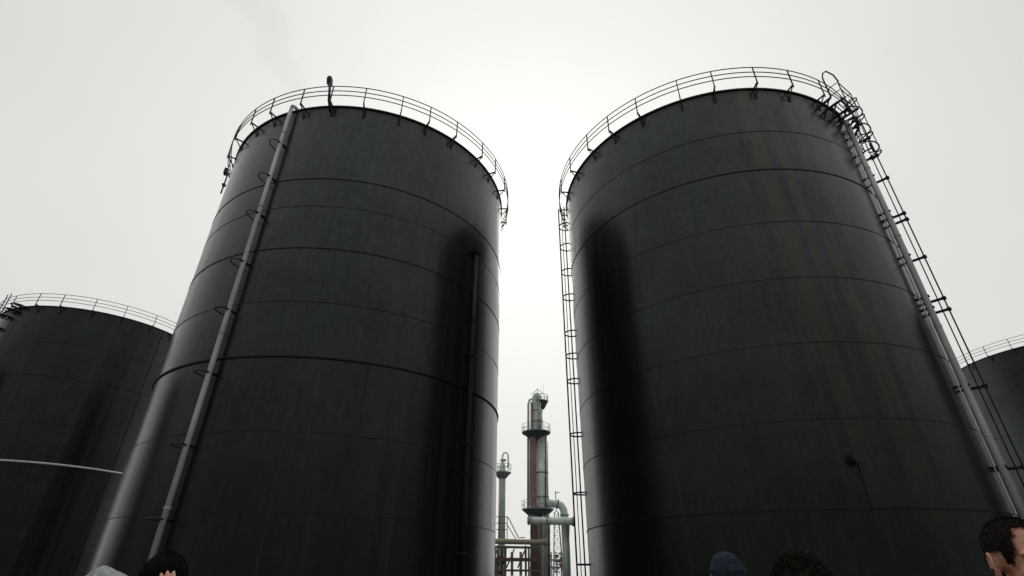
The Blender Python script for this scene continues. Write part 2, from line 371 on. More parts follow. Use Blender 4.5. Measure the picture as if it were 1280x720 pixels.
for h in (2.245, 1.984, 1.72, 1.41, 1.134, .813, .489, .201):
    b = hoop(AZ-2.2, -0.20, 0.36, 0.56, Z(h), 0.022); b.box(pol(TR+0.17, AZ, Z(h)), (0.44, 0.055, 0.06), Matrix.Rotation(R_(AZ), 3, 'Z'))
    b.build('pipe_bracket', 'rail', tankA)
bp_ = vpipe(tankA, 'black_riser_pipe', -32.2, 0.16, 0.0, Z(1.765), 0.095, 'blacksteel')
MB().box(pol(TR+0.16, -32.2, Z(1.775)), (0.3, 0.34, 0.22), Matrix.Rotation(R_(-32.2), 3, 'Z')).build('pipe_cap', 'blacksteel', bp_)
for h in (1.3, 1.08, .6, .45, .1):
    b = hoop(-32.2, -0.2, 0.2, 0.28, Z(h), 0.022); b.build('pipe_bracket', 'blacksteel', tankA)
# lamp on a leaning post at the front rail
lp = MB(); lp.tube([pol(TR+0.05, -91.7, HA-0.45), pol(TR+0.45, -91.8, HA-0.05), pol(TR+0.52, -92.2, HA+0.6), pol(TR+0.46, -93.0, HA+1.12)], 0.06, 8)
lpo = lp.build('lamp_post', 'rail', tankA, True)
MB().box(pol(TR+0.44, -93.2, HA+1.22), (0.22, 0.2, 0.34), Matrix.Rotation(R_(-93.4), 3, 'Z') @ Matrix.Rotation(0.35, 3, 'Y')).tube([pol(TR+0.43, -93.4, HA+1.32), pol(TR+0.41, -93.5, HA+1.56)], 0.085, 8).build('lamp_head', 'rail', lpo)
MB().ell(pol(TR+0.5, -93.5, HA+1.46), (0.07, 0.07, 0.08)).build('lamp_glass', 'lamp_glass', lpo, True)
# box and drop rod at the left end of the rail
MB().box(pol(TR+0.5, -159, HA+0.2), (0.2, 0.26, 0.36), Matrix.Rotation(R_(-158), 3, 'Z')).build('junction_box', 'rail', tankA)
MB().tube([pol(TR+0.56, -163, HA+0.8), pol(TR+0.56, -163, HA-0.9)], 0.04, 6).box(pol(TR+0.56, -163, HA-0.3), (0.14, 0.16, 0.16)).build('drop_rod', 'rail', tankA)

# --- fittings of the right tank: riser pipes with half hoops on its left edge
for az, off, r in ((172.3, 0.165, 0.032), (171.0, 0.50, 0.036), (168.4, 0.36, 0.02)):
    vpipe(tankB, 'riser_pipe', az, off, 0.0, HB+0.25, r, 'blacksteel', 8)
for h in (1.741, 1.46, 1.295, 1.12, .776, .435, .07, 1.95, 2.17, 2.36):
    hoop(170.5, -0.42, 0.34, 0.52, Z(h), 0.034).build('hoop_bracket', 'blacksteel', tankB)
# right edge: main pipe, side pipe, ladder with brackets and a caged top
mp_ = vpipe(tankB, 'main_riser_pipe', -54.5, 0.20, 0.0, HB-0.6, 0.105, 'galv', 16)
tag(mp_, 'pale grey riser pipe')
for zz in (2.2, 5.6, 9.4, 13.3, 16.8):
    a = pol(TR+0.20, -54.5, zz); MB().tube([a, a+Vector((0, 0, 0.08))], 0.118, 14).build('pipe_flange', 'galv', mp_)
vpipe(tankB, 'side_pipe', -56.4, 0.09, 0.0, HB-1.2, 0.024, 'galv', 10)
LAZ = -50.0
vpipe(tankB, 'ladder_stringer', LAZ, 0.42, 0.3, HB+1.0, 0.02, 'rail', 8); vpipe(tankB, 'ladder_stringer', LAZ, 0.60, 0.3, HB-0.4, 0.024, 'rail', 8)
for h in (2.28, 2.14, 1.97, 1.72, 1.68, 1.44, 1.20, 1.14, .754, .407, .12):
    b = MB(); p0, p1 = pol(TR-0.01, -54.5, Z(h)), pol(TR+0.34, -54.5, Z(h)); d = p1-p0
    b.box((p0+p1)/2, (d.length, 0.07, 0.075), Matrix.Rotation(math.atan2(d.y, d.x), 3, 'Z'))
    b.box(pol(TR+0.31, LAZ, Z(h)), (0.66, 0.07, 0.08), Matrix.Rotation(R_(LAZ), 3, 'Z'))
    b.box(pol(TR+0.61, LAZ, Z(h)), (0.12, 0.14, 0.10), Matrix.Rotation(R_(LAZ), 3, 'Z'))
    b.build('ladder_bracket', 'blacksteel', tankB)
def cage_hoop(z, rad=0.34, tilt=0.0):
    c = pol(TR+0.46, LAZ, z); p = []
    for k in range(15):
        a = R_(LAZ)-2.2+4.4*k/14
        p.append(c+Vector((rad*math.cos(a)+0.06*math.cos(R_(LAZ)), rad*math.sin(a)+0.06*math.sin(R_(LAZ)), tilt*math.cos(a))))
    return MB().tube(p, 0.03, 6)
for k in range(7): cage_hoop(HB-2.6+0.55*k, 0.30, 0.16*(-1)**k).build('cage_hoop', 'rail', tankB)
for k in range(3):
    a = R_(LAZ)-1.3+2.6*k/2; c = pol(TR+0.50, LAZ, 0)
    x, y = c.x+0.30*math.cos(a), c.y+0.30*math.sin(a)
    MB().tube([(x, y, HB-2.6), (x, y, HB+0.7)], 0.02, 6).build('cage_strap', 'rail', tankB)
# small landing where the ladder meets the rim, with a gooseneck vent and valve wheels
LA = -56.5; rot = Matrix.Rotation(R_(LA), 3, 'Z'); pf = MB()
for k in range(5): pf.box(pol(TR+0.12+0.14*k, LA, HB-0.12), (0.035, 1.1, 0.05), rot)
for dw in (-0.53, 0.53): pf.box(pol(TR+0.4, LA+math.degrees(dw/TR), HB-0.12), (0.75, 0.05, 0.10), rot)
lo_ = pf.build('ladder_landing', 'rail', tankB)
for dw in (-0.5, 0.5):
    MB().tube([pol(TR+0.74, LA+math.degrees(dw/TR), HB-0.1), pol(TR+0.74, LA+math.degrees(dw/TR), HB+0.9)], 0.026, 6).build('landing_post', 'rail', lo_)
for hz in (0.45, 0.9):
    MB().tube([pol(TR+0.3, LA+math.degrees(-0.52/TR), HB+hz), pol(TR+0.74, LA+math.degrees(-0.52/TR), HB+hz), pol(TR+0.74, LA+math.degrees(0.52/TR), HB+hz), pol(TR+0.3, LA+math.degrees(0.52/TR), HB+hz)], 0.026, 6).build('landing_rail', 'rail', lo_)
MB().tube([pol(TR+0.45, -64, HB-0.1), pol(TR+0.45, -64, HB+1.2), pol(TR+0.5, -63.5, HB+1.5), pol(TR+0.6, -62.5, HB+1.62), pol(TR+0.68, -60, HB+1.5), pol(TR+0.7, -58.5, HB+1.15)], 0.032, 8).build('gooseneck_vent', 'rail', tankB, True)
for k, (az, zz) in enumerate(((-58.5, HB-0.5), (-55.5, HB-1.0), (-52.5, HB-2.4))):
    c = pol(TR+0.62, az, zz); p = [c+Vector((0.22*math.cos(a)*math.cos(R_(az+90)), 0.22*math.cos(a)*math.sin(R_(az+90)), 0.22*math.sin(a))) for a in [2*math.pi*i/16 for i in range(16)]]
    b = MB().tube(p, 0.028, 6, closed=True); b.tube([c-pol(0.4, az, 0), c], 0.04, 6); b.tube([p[0], p[8]], 0.018, 5); b.tube([p[4], p[12]], 0.018, 5)
    b.build('valve_wheel', 'rail', tankB)
for az in (-66, -62.5, -57, -52, -47):                              # brackets under the landing
    a0 = pol(TR-0.01, az, HB-1.1); MB().tube([a0, pol(TR+0.5, az, HB-0.3)], 0.035, 6).box(pol(TR+0.27, az, HB-0.35), (0.55, 0.08, 0.09), Matrix.Rotation(R_(az), 3, 'Z')).build('landing_bracket', 'rail', tankB)
MB().tube([pol(TR+0.68, LAZ, Z(.407)), pol(TR+0.68, LAZ, Z(.407))+Vector((2.6, 0.3, 0.34))], 0.022, 6).build('stay_rod', 'rail', tankB)
# nozzle stub low on the face with a thin conduit below it
nzl = MB().tube([pol(TR-0.02, -95.8, Z(.405)), pol(TR+0.22, -95.8, Z(.405))], 0.10, 12).tube([pol(TR+0.22, -95.8, Z(.405)), pol(TR+0.27, -95.8, Z(.405))], 0.16, 12).build('nozzle', 'rail', tankB)
vpipe(tankB, 'conduit', -95.4, 0.03, Z(.22), Z(.40), 0.008, 'blacksteel', 6)

# --- fittings of the far left tank: white band, ladder top, thin conduits
o = MB().tube(arc(TR+0.06, Z(.93), 120), 0.075, 8, closed=True).build('white_band', 'white', tankC, True); tag(o, 'thin white band round the shell')
for az in (-22.5,): vpipe(tankC, 'conduit', az, 0.04, 0.0, HB, 0.02, 'rail', 6)
for k, (az, dz) in enumerate(((-104, 0.3), (-109, 0.0), (-114, -0.4), (-118, -1.3))):
    b = hoop(az, -0.4, 0.4, 0.75, Z(2.5)-0.3+dz, 0.05); b.box(pol(TR+0.3, az, Z(2.5)-0.25+dz), (0.5, 0.16, 0.14), Matrix.Rotation(R_(az), 3, 'Z')); b.build('ladder_landing_bracket', 'rail', tankC)
for dw in (-0.25, 0.25): vpipe(tankC, 'ladder_stringer', -113+math.degrees(dw/TR), 0.6, 0.2, Z(2.5)+1.1, 0.035, 'rail', 6)

# ------------------------------------------------------------------ refinery behind, seen between the tanks
YC = 130.0
def P(px, py, y=YC): return at(px, py, Y=y)
col_c = P(677, 560); cxx = col_c.x
zt = P(672, 490).z; z1 = P(670, 541).z; z2 = P(670, 637).z
tower = empty('distillation_column', (cxx, YC, 0), 'tall grey-green distillation column with two ringed platforms between the tanks', 'column')
def tl(px, py, dy=0.0): v = P(px, py, YC+dy); return Vector((v.x-cxx, v.y-YC, v.z))
MB().lathe([(0.01, 0), (1.4, 0), (1.4, z1-0.2), (0.01, z1-0.2)], n=28).build('lower_shell', 'grn', tower, True)
ux = tl(671.5, 520).x
up = MB().lathe([(1.35, z1-0.3), (1.35, zt-2.0), (1.15, zt-1.1), (0.7, zt-0.45), (0.01, zt-0.2)], (ux, 0, 0), n=24).build('upper_shell', 'grn', tower, True)
for zz in (z1+2.8, z1+5.5): MB().lathe([(1.35, -.1), (1.45, -.1), (1.45, .1), (1.35, .1)], (ux, 0, zz), 24).build('shell_flange', 'grn2', up)
for zz in (8.5, 14.2, 18.5, 24): MB().lathe([(1.4, -.12), (1.5, -.12), (1.5, .12), (1.4, .12)], (0, 0, zz), 24).build('shell_flange', 'grn2', tower)
# overhead line arching over the top, down the left side
p = [tl(669, 502), tl(665, 498.5), tl(662, 500), tl(660.5, 505), tl(660.3, 540), tl(660.3, 636)]
MB().tube(p, 0.3, 12).build('vapour_line', 'grn', tower, True)
rp = MB().tube([tl(664.5, 503, -1.0), tl(664.5, 541, -1.0), tl(666.5, 546, -1.0), tl(667, 640, -1.2), tl(669, 722, -1.2)], [0.3, 0.3, 0.8, 0.8, 0.85], 14).build('red_riser', 'red', tower, True)
def platform(pxl, pxr, py, r_in, name='platform', rails=True, hh=1.9):
    a, b = tl(pxl, py), tl(pxr, py); c = (a+b)/2; rad = (b.x-a.x)/2; zz = a.z
    o = MB().lathe([(0.2, -0.15), (rad, -0.15), (rad, 0.12), (0.2, 0.12), (0.2, -0.15)], (c.x, 0, zz), 24).build(name, 'grn2', tower)
    MB().lathe([(r_in, -1.9), (rad*0.93, -0.3), (rad*0.90, -0.25), (r_in-0.1, -1.7)], (c.x, 0, zz), 10).build('platform_bracket', 'grn3', o)
    for hz in (hh*0.5, hh):
        MB().tube([Vector((c.x+rad*math.cos(2*math.pi*k/24), rad*math.sin(2*math.pi*k/24), zz+hz)) for k in range(24)], 0.045, 5, closed=True).build('platform_rail', 'grn2', o)
    for k in range(12):
        x, y = c.x+rad*math.cos(2*math.pi*k/12), rad*math.sin(2*math.pi*k/12)
        MB().tube([(x, y, zz), (x, y, zz+hh)], 0.055, 5).build('platform_post', 'grn2', o)
    return o
platform(652.5, 688, 541, 1.2)
platform(652.5, 692, 637, 1.5)
platform(667, 685, 502, 0.9, hh=1.6)
# ladders with rungs
for (px, y0, y1) in ((683.5, 552, 632), (661, 545, 632)):
    lb = MB(); a, b = tl(px, y1, -0.9), tl(px, y0, -0.9)
    for d in (-0.25, 0.25): lb.tube([a+Vector((d, 0, 0)), b+Vector((d, 0, 0))], 0.07, 5)
    z = a.z
    while z < b.z: lb.tube([(a.x-.25, a.y, z), (a.x+.25, a.y, z)], 0.045, 4); z += 0.8
    lb.build('ladder', 'grn2', tower)
    for k in range(6):
        zz = a.z+(b.z-a.z)*k/5; MB().tube([(a.x, a.y, zz), (a.x, a.y+0.9, zz)], 0.05, 4).build('ladder_stay', 'grn2', tower)
MB().tube([tl(679, 495), tl(679, 481)], 0.04, 4).build('lightning_rod', 'grn2', tower)

for (px, y0, y1, r) in ((673.5, 500, 540, .12), (675.5, 503, 540, .1), (682, 545, 634, .16), (679, 640, 720, .14), (686.5, 655, 720, .2), (664, 655, 720, .22)):   # small lines strapped to the shell
    a, b = tl(px, y1, -1.75), tl(px, y0, -1.75); MB().tube([a, b], r, 8).build('small_line', 'grn3' if r > .15 else 'grn', tower, True)
    for k in range(4): q = a.lerp(b, .15+.23*k); MB().box((q.x, q.y+.1, q.z), (r*2.8, .5, .18)).build('line_clamp', 'grn3', tower)
for px in (664, 672, 680):
    MB().tube([tl(px, 493, -.6), tl(672, 486.5, -.2)], 0.07, 5).build('top_davit', 'grn2', tower)
# large pipe: leaves the column, elbow, drops to the ground
def place(name, label, cat, px, y=YC):
    v = P(px, 700, y); return empty(name, (v.x, y, 0), label, cat), v.x
ov, ox = place('overhead_pipe', 'fat grey-green pipe bending down in an elbow right of the distillation column', 'pipe', 707, YC-2)
def lo(px, py, y, x0): v = P(px, py, y); return Vector((v.x-x0, 0, v.z))
pp = [lo(684, 629.5, YC-2, ox), lo(690, 629.5, YC-2, ox), lo(697, 630, YC-2, ox), lo(701.5, 632, YC-2, ox), lo(704.5, 637, YC-2, ox), lo(705.5, 644, YC-2, ox), lo(708, 690, YC-2, ox), Vector((0.15, 0, 0))]
MB().tube(pp, 0.86, 16).build('pipe_run', 'grn', ov, True)
for i in (2, 5):
    d = (pp[i+1]-pp[i-1]).normalized(); MB().tube([pp[i]-d*.15, pp[i]+d*.15], 1.05, 16).build('pipe_flange', 'grn2', ov)
hp, hx = place('header_pipe', 'fat horizontal grey-green pipe crossing in front of the distillation column', 'pipe', 690, YC-4)
a, b = lo(659, 650.5, YC-4, hx), lo(718, 652, YC-4, hx)
MB().tube([a, a.lerp(b, .5), b], 0.8, 16).build('pipe_run', 'grn', hp, True)
for t_ in (0.03, 0.42, 0.97): q = a.lerp(b, t_); MB().tube([q-Vector((.14, 0, 0)), q+Vector((.14, 0, 0))], 1.0, 16).build('pipe_flange', 'grn2', hp)
for t_ in (0.3, 0.86):
    q = a.lerp(b, t_); MB().tube([Vector((q.x, 0.9, q.z-0.8)), Vector((q.x, 0.9, 0))], 0.22, 8).build('pipe_leg', 'grn2', hp)
    MB().tube([Vector((q.x, 0.9, q.z-3.2)), Vector((q.x+0.1, 0, q.z-0.6))], 0.3, 6).build('pipe_strut', 'grn2', hp)
# tan pipe on a rust red rack, left
tp, tx = place('tan_pipe', 'tan horizontal pipe with an open end flange, left of the column base', 'pipe', 650, YC-8)
a, b = lo(612, 676.5, YC-8, tx), lo(683, 678, YC-8, tx)
MB().tube([a, b], 0.52, 14).build('pipe_run', 'tan', tp, True); MB().tube([b-Vector((.3, 0, 0)), b], 0.78, 14).build('pipe_flange', 'tan', tp)
MB().tube([a+Vector((0, .7, -1.0)), b+Vector((-1.5, .7, -1.0))], 0.25, 10).build('pipe_run', 'grn2', tp, True)
rk, rx = place('pipe_rack', 'rust red steel pipe rack with railing at the foot of the column', 'pipe rack', 640, YC-6)
def rl(px, py): return lo(px, py, YC-6, rx)
for px in (619, 632, 657):
    a = rl(px, 682); MB().box((a.x, 0, a.z/2), (0.45, 0.45, a.z)).build('rack_post', 'redbeam', rk)
for py in (699.5, 713):
    a, b = rl(616, py), rl(676, py); MB().box(((a.x+b.x)/2, -0.3, a.z), (b.x-a.x, 0.3, 0.7 if py < 710 else 0.4)).build('rack_beam', 'redbeam', rk)
for px0, px1 in ((633, 643), (647, 657)): MB().tube([rl(px0, 710), rl(px1, 686)], 0.16, 6).build('rack_brace', 'redbeam', rk)
for px in (619, 625, 631, 634): MB().tube([rl(px, 676), rl(px, 646)], 0.09, 5).build('rail_post', 'redbeam', rk)
for py in (646, 654, 662): MB().tube([rl(616, py), rl(634, py)], 0.08, 5).build('guard_rail', 'redbeam', rk)
MB().tube([rl(634, 646), rl(636, 648), rl(648, 672), rl(656, 672)], 0.11, 6).build('stair_rail', 'redbeam', rk)
MB().tube([rl(634, 656), rl(646, 676)], 0.09, 5).build('stair_rail', 'redbeam', rk)
for k, px in enumerate((640, 651)): 
    a, b = rl(px, 720), rl(px, 690); MB().tube([a, b], 0.3, 8).build('drop_pipe', 'grn2', rk)

rb_ = random.Random(8)
for k in range(14):
    a = rl(rb_.uniform(617, 630), rb_.uniform(682, 718)); MB().box((a.x, 1.2, a.z), (rb_.uniform(.6, 1.8), .8, rb_.uniform(.4, 1.1))).build('rack_equipment', rb_.choice(['grn3', 'grn2', 'grn']), rk)
for px in (622, 627.5, 661, 664.5): a = rl(px, 684); MB().tube([(a.x, .8, 0), (a.x, .8, a.z)], .22, 8).build('drop_pipe', rb_.choice(['grn3', 'grn2']), rk)

# short tower at the edge of the left tank
st_y = YC+6; st, sx = place('stripping_tower', 'short grey tower with a railed top platform beside the left tank', 'tower', 626.5, st_y)
def sl(px, py): return lo(px, py, st_y, sx)
zt2 = sl(626, 591).z
MB().lathe([(0.01, 0), (0.85, 0), (0.85, zt2), (0.7, zt2+2.2), (0.01, zt2+2.6)], n=18).build('shell', 'grn', st, True)
o = MB().lathe([(0.1, -.2), (2.2, -.2), (2.2, .1), (0.1, .1)], (0, 0, zt2), 18).build('platform', 'grn2', st)
MB().lathe([(0.8, -1.6), (2.0, -.2), (1.8, -.2)], (0, 0, zt2), 10).build('platform_bracket', 'grn2', o)
for hz in (1.0, 2.0): MB().tube([Vector((2.2*math.cos(k*math.pi/9), 2.2*math.sin(k*math.pi/9), zt2+hz)) for k in range(18)], 0.06, 5, closed=True).build('platform_rail', 'grn2', o)
for k in range(9): x, y = 2.2*math.cos(k*2*math.pi/9), 2.2*math.sin(k*2*math.pi/9); MB().tube([(x, y, zt2), (x, y, zt2+2.0)], 0.055, 5).build('platform_post', 'grn2', o)
MB().tube([(0, 0, zt2+2), (0, 0, zt2+4.2), (0.4, 0, zt2+4.9), (1.1, 0, zt2+5.0), (1.45, 0, zt2+4.3), (1.5, 0, zt2+2.2), (1.3, 0, zt2+1.2)], 0.2, 10).build('vapour_line', 'grn', st, True)
MB().ell((0.2, 0, zt2+3.1), (0.8, 0.7, 0.45)).build('drum', 'grn', st, True)

# lattice mast and low plant right of the column
lm_y = YC+14; lm, lx = place('lattice_mast', 'thin lattice mast with a crossbar behind the fat bent pipe', 'mast', 697.5, lm_y)
def ll(px, py): return lo(px, py, lm_y, lx)
top = ll(697, 614).z; w0, w1 = 1.3, 0.5; hh = ll(697, 640).z
for sx_ in (-1, 1):
    for sy_ in (-1, 1): MB().tube([(sx_*w0, sy_*w0, 0), (sx_*w1, sy_*w1, hh)], 0.09, 5).build('mast_leg', 'grn2', lm)
for k in range(9):
    za, zb = hh*k/9, hh*(k+1)/9; wa, wb = w0+(w1-w0)*k/9, w0+(w1-w0)*(k+1)/9
    MB().tube([(-wa, -wa, za), (wb, -wb, zb)], 0.06, 4).tube([(wa, -wa, za), (-wb, -wb, zb)], 0.06, 4).tube([(-wb, -wb, zb), (wb, -wb, zb)], 0.06, 4).build('mast_brace', 'grn2', lm)
MB().tube([(0, 0, hh), (0, 0, top)], 0.12, 5).tube([(-0.1, 0, top-.3), (1.0, 0, top-.3)], 0.1, 5).build('mast_tip', 'grn2', lm)
un_y = YC+22; un, ux0 = place('pump_house', 'low cluttered steel plant between the fat pipes at the frame bottom', 'plant', 697, un_y)
def ul(px, py): return lo(px, py, un_y, ux0)
rr = random.Random(5)
for k in range(26):
    px = rr.uniform(689, 706); py = rr.uniform(692, 716); a = ul(px, py)
    if rr.random() < .5: MB().box(a, (rr.uniform(.4, 1.6), rr.uniform(.4, 1.2), rr.uniform(.3, .9))).build('equipment_box', rr.choice(['grn2', 'redbeam', 'tan']), un)
    else: MB().tube([a, a+Vector((rr.uniform(-1.5, 1.5), 0, rr.uniform(-.3, 1.2)))], rr.uniform(.08, .22), 6).build('small_pipe', rr.choice(['grn2', 'redbeam', 'grn']), un)
for px in (689, 695, 701, 706): a = ul(px, 690); MB().box((a.x, 0, a.z/2), (.3, .3, a.z)).build('plant_post', 'grn2', un)
for py in (700, 709): a, b = ul(688, py), ul(708, py); MB().box(((a.x+b.x)/2, 0, a.z), (b.x-a.x, .4, .4)).build('plant_beam', 'grn2', un)

# ------------------------------------------------------------------ people at the lower edge of the frame
def remesh(mb, voxel, smooth=3, fac=0.5):
    me = mb.mesh('tmp'); o = bpy.data.objects.new('tmp', me); col.objects.link(o)
    m = o.modifiers.new('r', 'REMESH'); m.mode = 'VOXEL'; m.voxel_size = voxel
    s = o.modifiers.new('s', 'SMOOTH'); s.factor = fac; s.iterations = smooth
    dg = bpy.context.evaluated_depsgraph_get(); ev = o.evaluated_get(dg); res = bpy.data.meshes.new_from_object(ev)
    bpy.data.objects.remove(o); bpy.data.meshes.remove(me)
    res.polygons.foreach_set('use_smooth', [True]*len(res.polygons)); res.materials.clear()
    return res
def head_shapes(b):
    """face towards +x, eyes at z = 0"""
    b.ell((-0.012, 0, 0.030), (0.096, 0.075, 0.088)); b.ell((0.028, 0, 0.005), (0.062, 0.066, 0.075)); b.ell((0.030, 0, -0.045), (0.058, 0.060, 0.070))
    b.ell((0.040, 0, -0.083), (0.045, 0.046, 0.034)); b.ell((0.072, 0, -0.098), (0.018, 0.022, 0.018))
    for s in (-1, 1):
        b.ell((0.074, s*0.030, 0.019), (0.018, 0.030, 0.010)); b.ell((0.062, s*0.043, -0.035), (0.026, 0.022, 0.022))
        b.cap((-0.03, s*0.052, -0.055), (0.055, s*0.028, -0.095), 0.016, 0.016)
        e = Matrix.Rotation(s*0.35, 3, 'Z') @ Matrix.Rotation(-0.15, 3, 'Y')
        c = Vector((-0.014, s*0.083, -0.010))                       # the ear: a rim, a bowl and a lobe
        rim = [c+e @ Vector((0.019*math.cos(a), s*0.006, 0.031*math.sin(a)+0.002)) for a in [R_(-100)+R_(300)*k/14 for k in range(15)]]
        b.tube(rim, 0.0055, 8); b.ell(c-Vector((0, s*0.005, 0)), (0.013, 0.004, 0.023), e); b.ell(c+e @ Vector((0.006, 0, -0.028)), (0.009, 0.006, 0.010)); b.ell(c-Vector((0.002, s*0.008, 0)), (0.012, 0.010, 0.022))
        b.ell((0.098, s*0.013, -0.038), (0.010, 0.008, 0.008))
    b.cap((0.086, 0, 0.012), (0.108, 0, -0.032), 0.009, 0.012); b.ell((0.092, 0, -0.060), (0.010, 0.025, 0.006)); b.ell((0.090, 0, -0.072), (0.010, 0.021, 0.006))
def hand(b, wrist, tips_dir, up, side, L=0.185):
    """palm and five separate bent fingers; tips_dir along the hand, up = back of the hand, side = thumb side"""
    w = Vector(wrist); d = Vector(tips_dir).normalized(); u = Vector(up).normalized(); s_ = Vector(side).normalized()
    pc = w+d*0.05
    b.ell(pc, (0.050, 0.042, 0.017), Matrix((d, s_, u)).transposed())
    for k, (off, ln) in enumerate(((0.030, 0.074), (0.010, 0.082), (-0.011, 0.076), (-0.031, 0.060))):
        p0 = w+d*0.088+s_*off; q1 = p0+d*ln*0.45+s_*off*0.15+u*0.004; q2 = q1+d*ln*0.33-u*0.010; q3 = q2+d*ln*0.22-u*0.012
        b.cap(p0-d*0.02, q1, 0.0095, 0.009); b.cap(q1, q2, 0.009, 0.0082); b.cap(q2, q3, 0.0082, 0.0072)
    t0 = w+d*0.028+s_*0.030; t1 = t0+d*0.030+s_*0.026; t2 = t1+d*0.030+s_*0.008-u*0.004
    b.cap(t0, t1, 0.013, 0.011); b.cap(t1, t2, 0.0105, 0.008)
def body_shapes(b, hz, fat, mode, raised):
    """hz: eye height; origin under the head at the ground; facing +x. mode: body, coat or trousers"""
    S = hz/1.62
    def q(x, y, z): return Vector((x*S-0.03, y*S, z*S))
    f = fat
    if mode == 'body':
        b.cap(q(-0.005, 0, 1.40), q(0.01, 0, 1.54), 0.062, 0.056)
    if mode in ('body', 'coat'):
        b.ell(q(0, 0, 1.22), (0.125+f, 0.185+f, 0.24), None); b.ell(q(0.0, 0, 1.36), (0.10+f, 0.175+f, 0.085)); b.ell(q(0, 0, 0.98), (0.115+f, 0.165+f, 0.20))
        for s in (-1, 1):
            sh_ = q(-0.005, s*0.185, 1.375)
            if raised and s == raised[0]: el, wr = Vector(raised[1]), Vector(raised[2])
            else: el, wr = q(-0.03, s*0.245, 1.08), q(0.04, s*0.235, 0.84)
            b.cap(q(0, s*0.06, 1.40), sh_, 0.07+f, 0.062+f); b.cap(sh_, el, 0.058+f, 0.043+f); b.cap(el, wr, 0.042+f, 0.029+f)
            if mode == 'body':
                if raised and s == raised[0]: hand(b, wr, *raised[3])
                else: hand(b, wr, (0.1, 0, -1), (0, s, 0), (1, 0, 0.1))
        if mode == 'coat':
            for k in range(20):                                    # collar
                a = 2*math.pi*k/20; c = q(0.0, 0, 1.445); b.ell(c+Vector((0.085*math.cos(a), 0.085*math.sin(a), 0.012*math.cos(a)*-1)), (0.02, 0.02, 0.035))
    if mode in ('body', 'trousers'):
        b.ell(q(0, 0, 0.93), (0.115+f, 0.16+f, 0.12))
        for s in (-1, 1):
            hp_, kn, an = q(0, s*0.09, 0.90), q(0.015, s*0.10, 0.50), q(-0.02, s*0.105, 0.085)
            b.cap(hp_, kn, 0.085+f, 0.055+f); b.cap(kn, an, 0.056+f, 0.038+f*1.6)
            if mode == 'body': b.cap(q(-0.02, s*0.105, 0.05), q(0.13, s*0.115, 0.035), 0.036, 0.028)
def hair_mesh(kind, seed, off):
    rd = random.Random(seed); b = MB(); nu, nv = 56, 34; idx = {}
    def inside(a, t, v):
        # a: angle from the face direction, v: point; hairline in front, round the ear, down to the nape
        x, z = v.x, v.z; fa = abs(a)
        if fa < 0.58: lim = 0.088                                   # forehead
        elif fa < 0.75: lim = 0.088-(fa-0.58)/0.17*0.055            # temple
        elif fa < 1.02: lim = 0.033-(fa-0.75)/0.27*0.043
        elif fa < 1.32: lim = -0.010                                # sideburn
        elif fa < 1.95: lim = 0.028                                 # round the ear
        else: lim = -0.03-min(1, (fa-1.95)/0.5)*0.045
        return z > lim
    for j in range(nv+1):
        t = math.pi*0.86*j/nv
        for i in range(nu):
            a = 2*math.pi*i/nu; a2 = a if a <= math.pi else a-2*math.pi
            v = Vector((-0.012+(0.096)*math.sin(t)*math.cos(a), 0.0755*math.sin(t)*math.sin(a), 0.030+0.088*math.cos(t)))
            if t > 1.4 and v.x > -0.02: v.x += 0.006*min(1, (t-1.4)*3)
            n = Vector((v.x+0.012, v.y*1.3, v.z-0.03)).normalized()
            d = off*(0.9+(0.55 if kind == 'curly' else 0.18)*noise.noise(v*45+Vector((seed, 0, 0)))+(0.25 if kind == 'curly' else 0.08)*noise.noise(v*140))
            if inside(a2, t, v): idx[(j, i)] = (len(b.v)); b.v.append(tuple(v+n*d))
    for j in range(nv):
        for i in range(nu):
            ks = [(j, i), (j+1, i), (j+1, (i+1) % nu), (j, (i+1) % nu)]
            if all(k in idx for k in ks): b.f.append(tuple(idx[k] for k in ks))
    base = [Vector(v) for v in b.v]; cen = Vector((-0.012, 0, 0.02))
    cnt = {'short': 4200, 'curly': 3400, 'black': 4200}[kind]
    for _ in range(cnt):
        p0 = rd.choice(base)+Vector((rd.gauss(0, .003), rd.gauss(0, .003), rd.gauss(0, .003))); n = (p0-cen).normalized()
        if kind == 'curly':
            ln = rd.uniform(0.008, 0.024); sd_ = Vector((rd.gauss(0, 1), rd.gauss(0, 1), rd.gauss(0, 1))).normalized(); w = 0.0011
            pts = [p0-n*0.002, p0+n*ln*0.5+sd_*ln*0.35, p0+n*ln*0.85+sd_*ln*0.1, p0+n*ln*0.7-sd_*ln*0.45]
        else:
            ln = rd.uniform(0.006, 0.013); flow = (Vector((0.5, 0, -0.5)) - n*Vector((0.5, 0, -0.5)).dot(n)); w = 0.0009
            pts = [p0-n*0.002, p0+n*ln*0.22+flow*ln*0.4+Vector((rd.gauss(0, .001),)*3), p0+n*ln*0.30+flow*ln*0.95]
        b.tube(pts, [w]*(len(pts)-1)+[w*0.3], 3, caps=False)
    return b.mesh('hair', True)
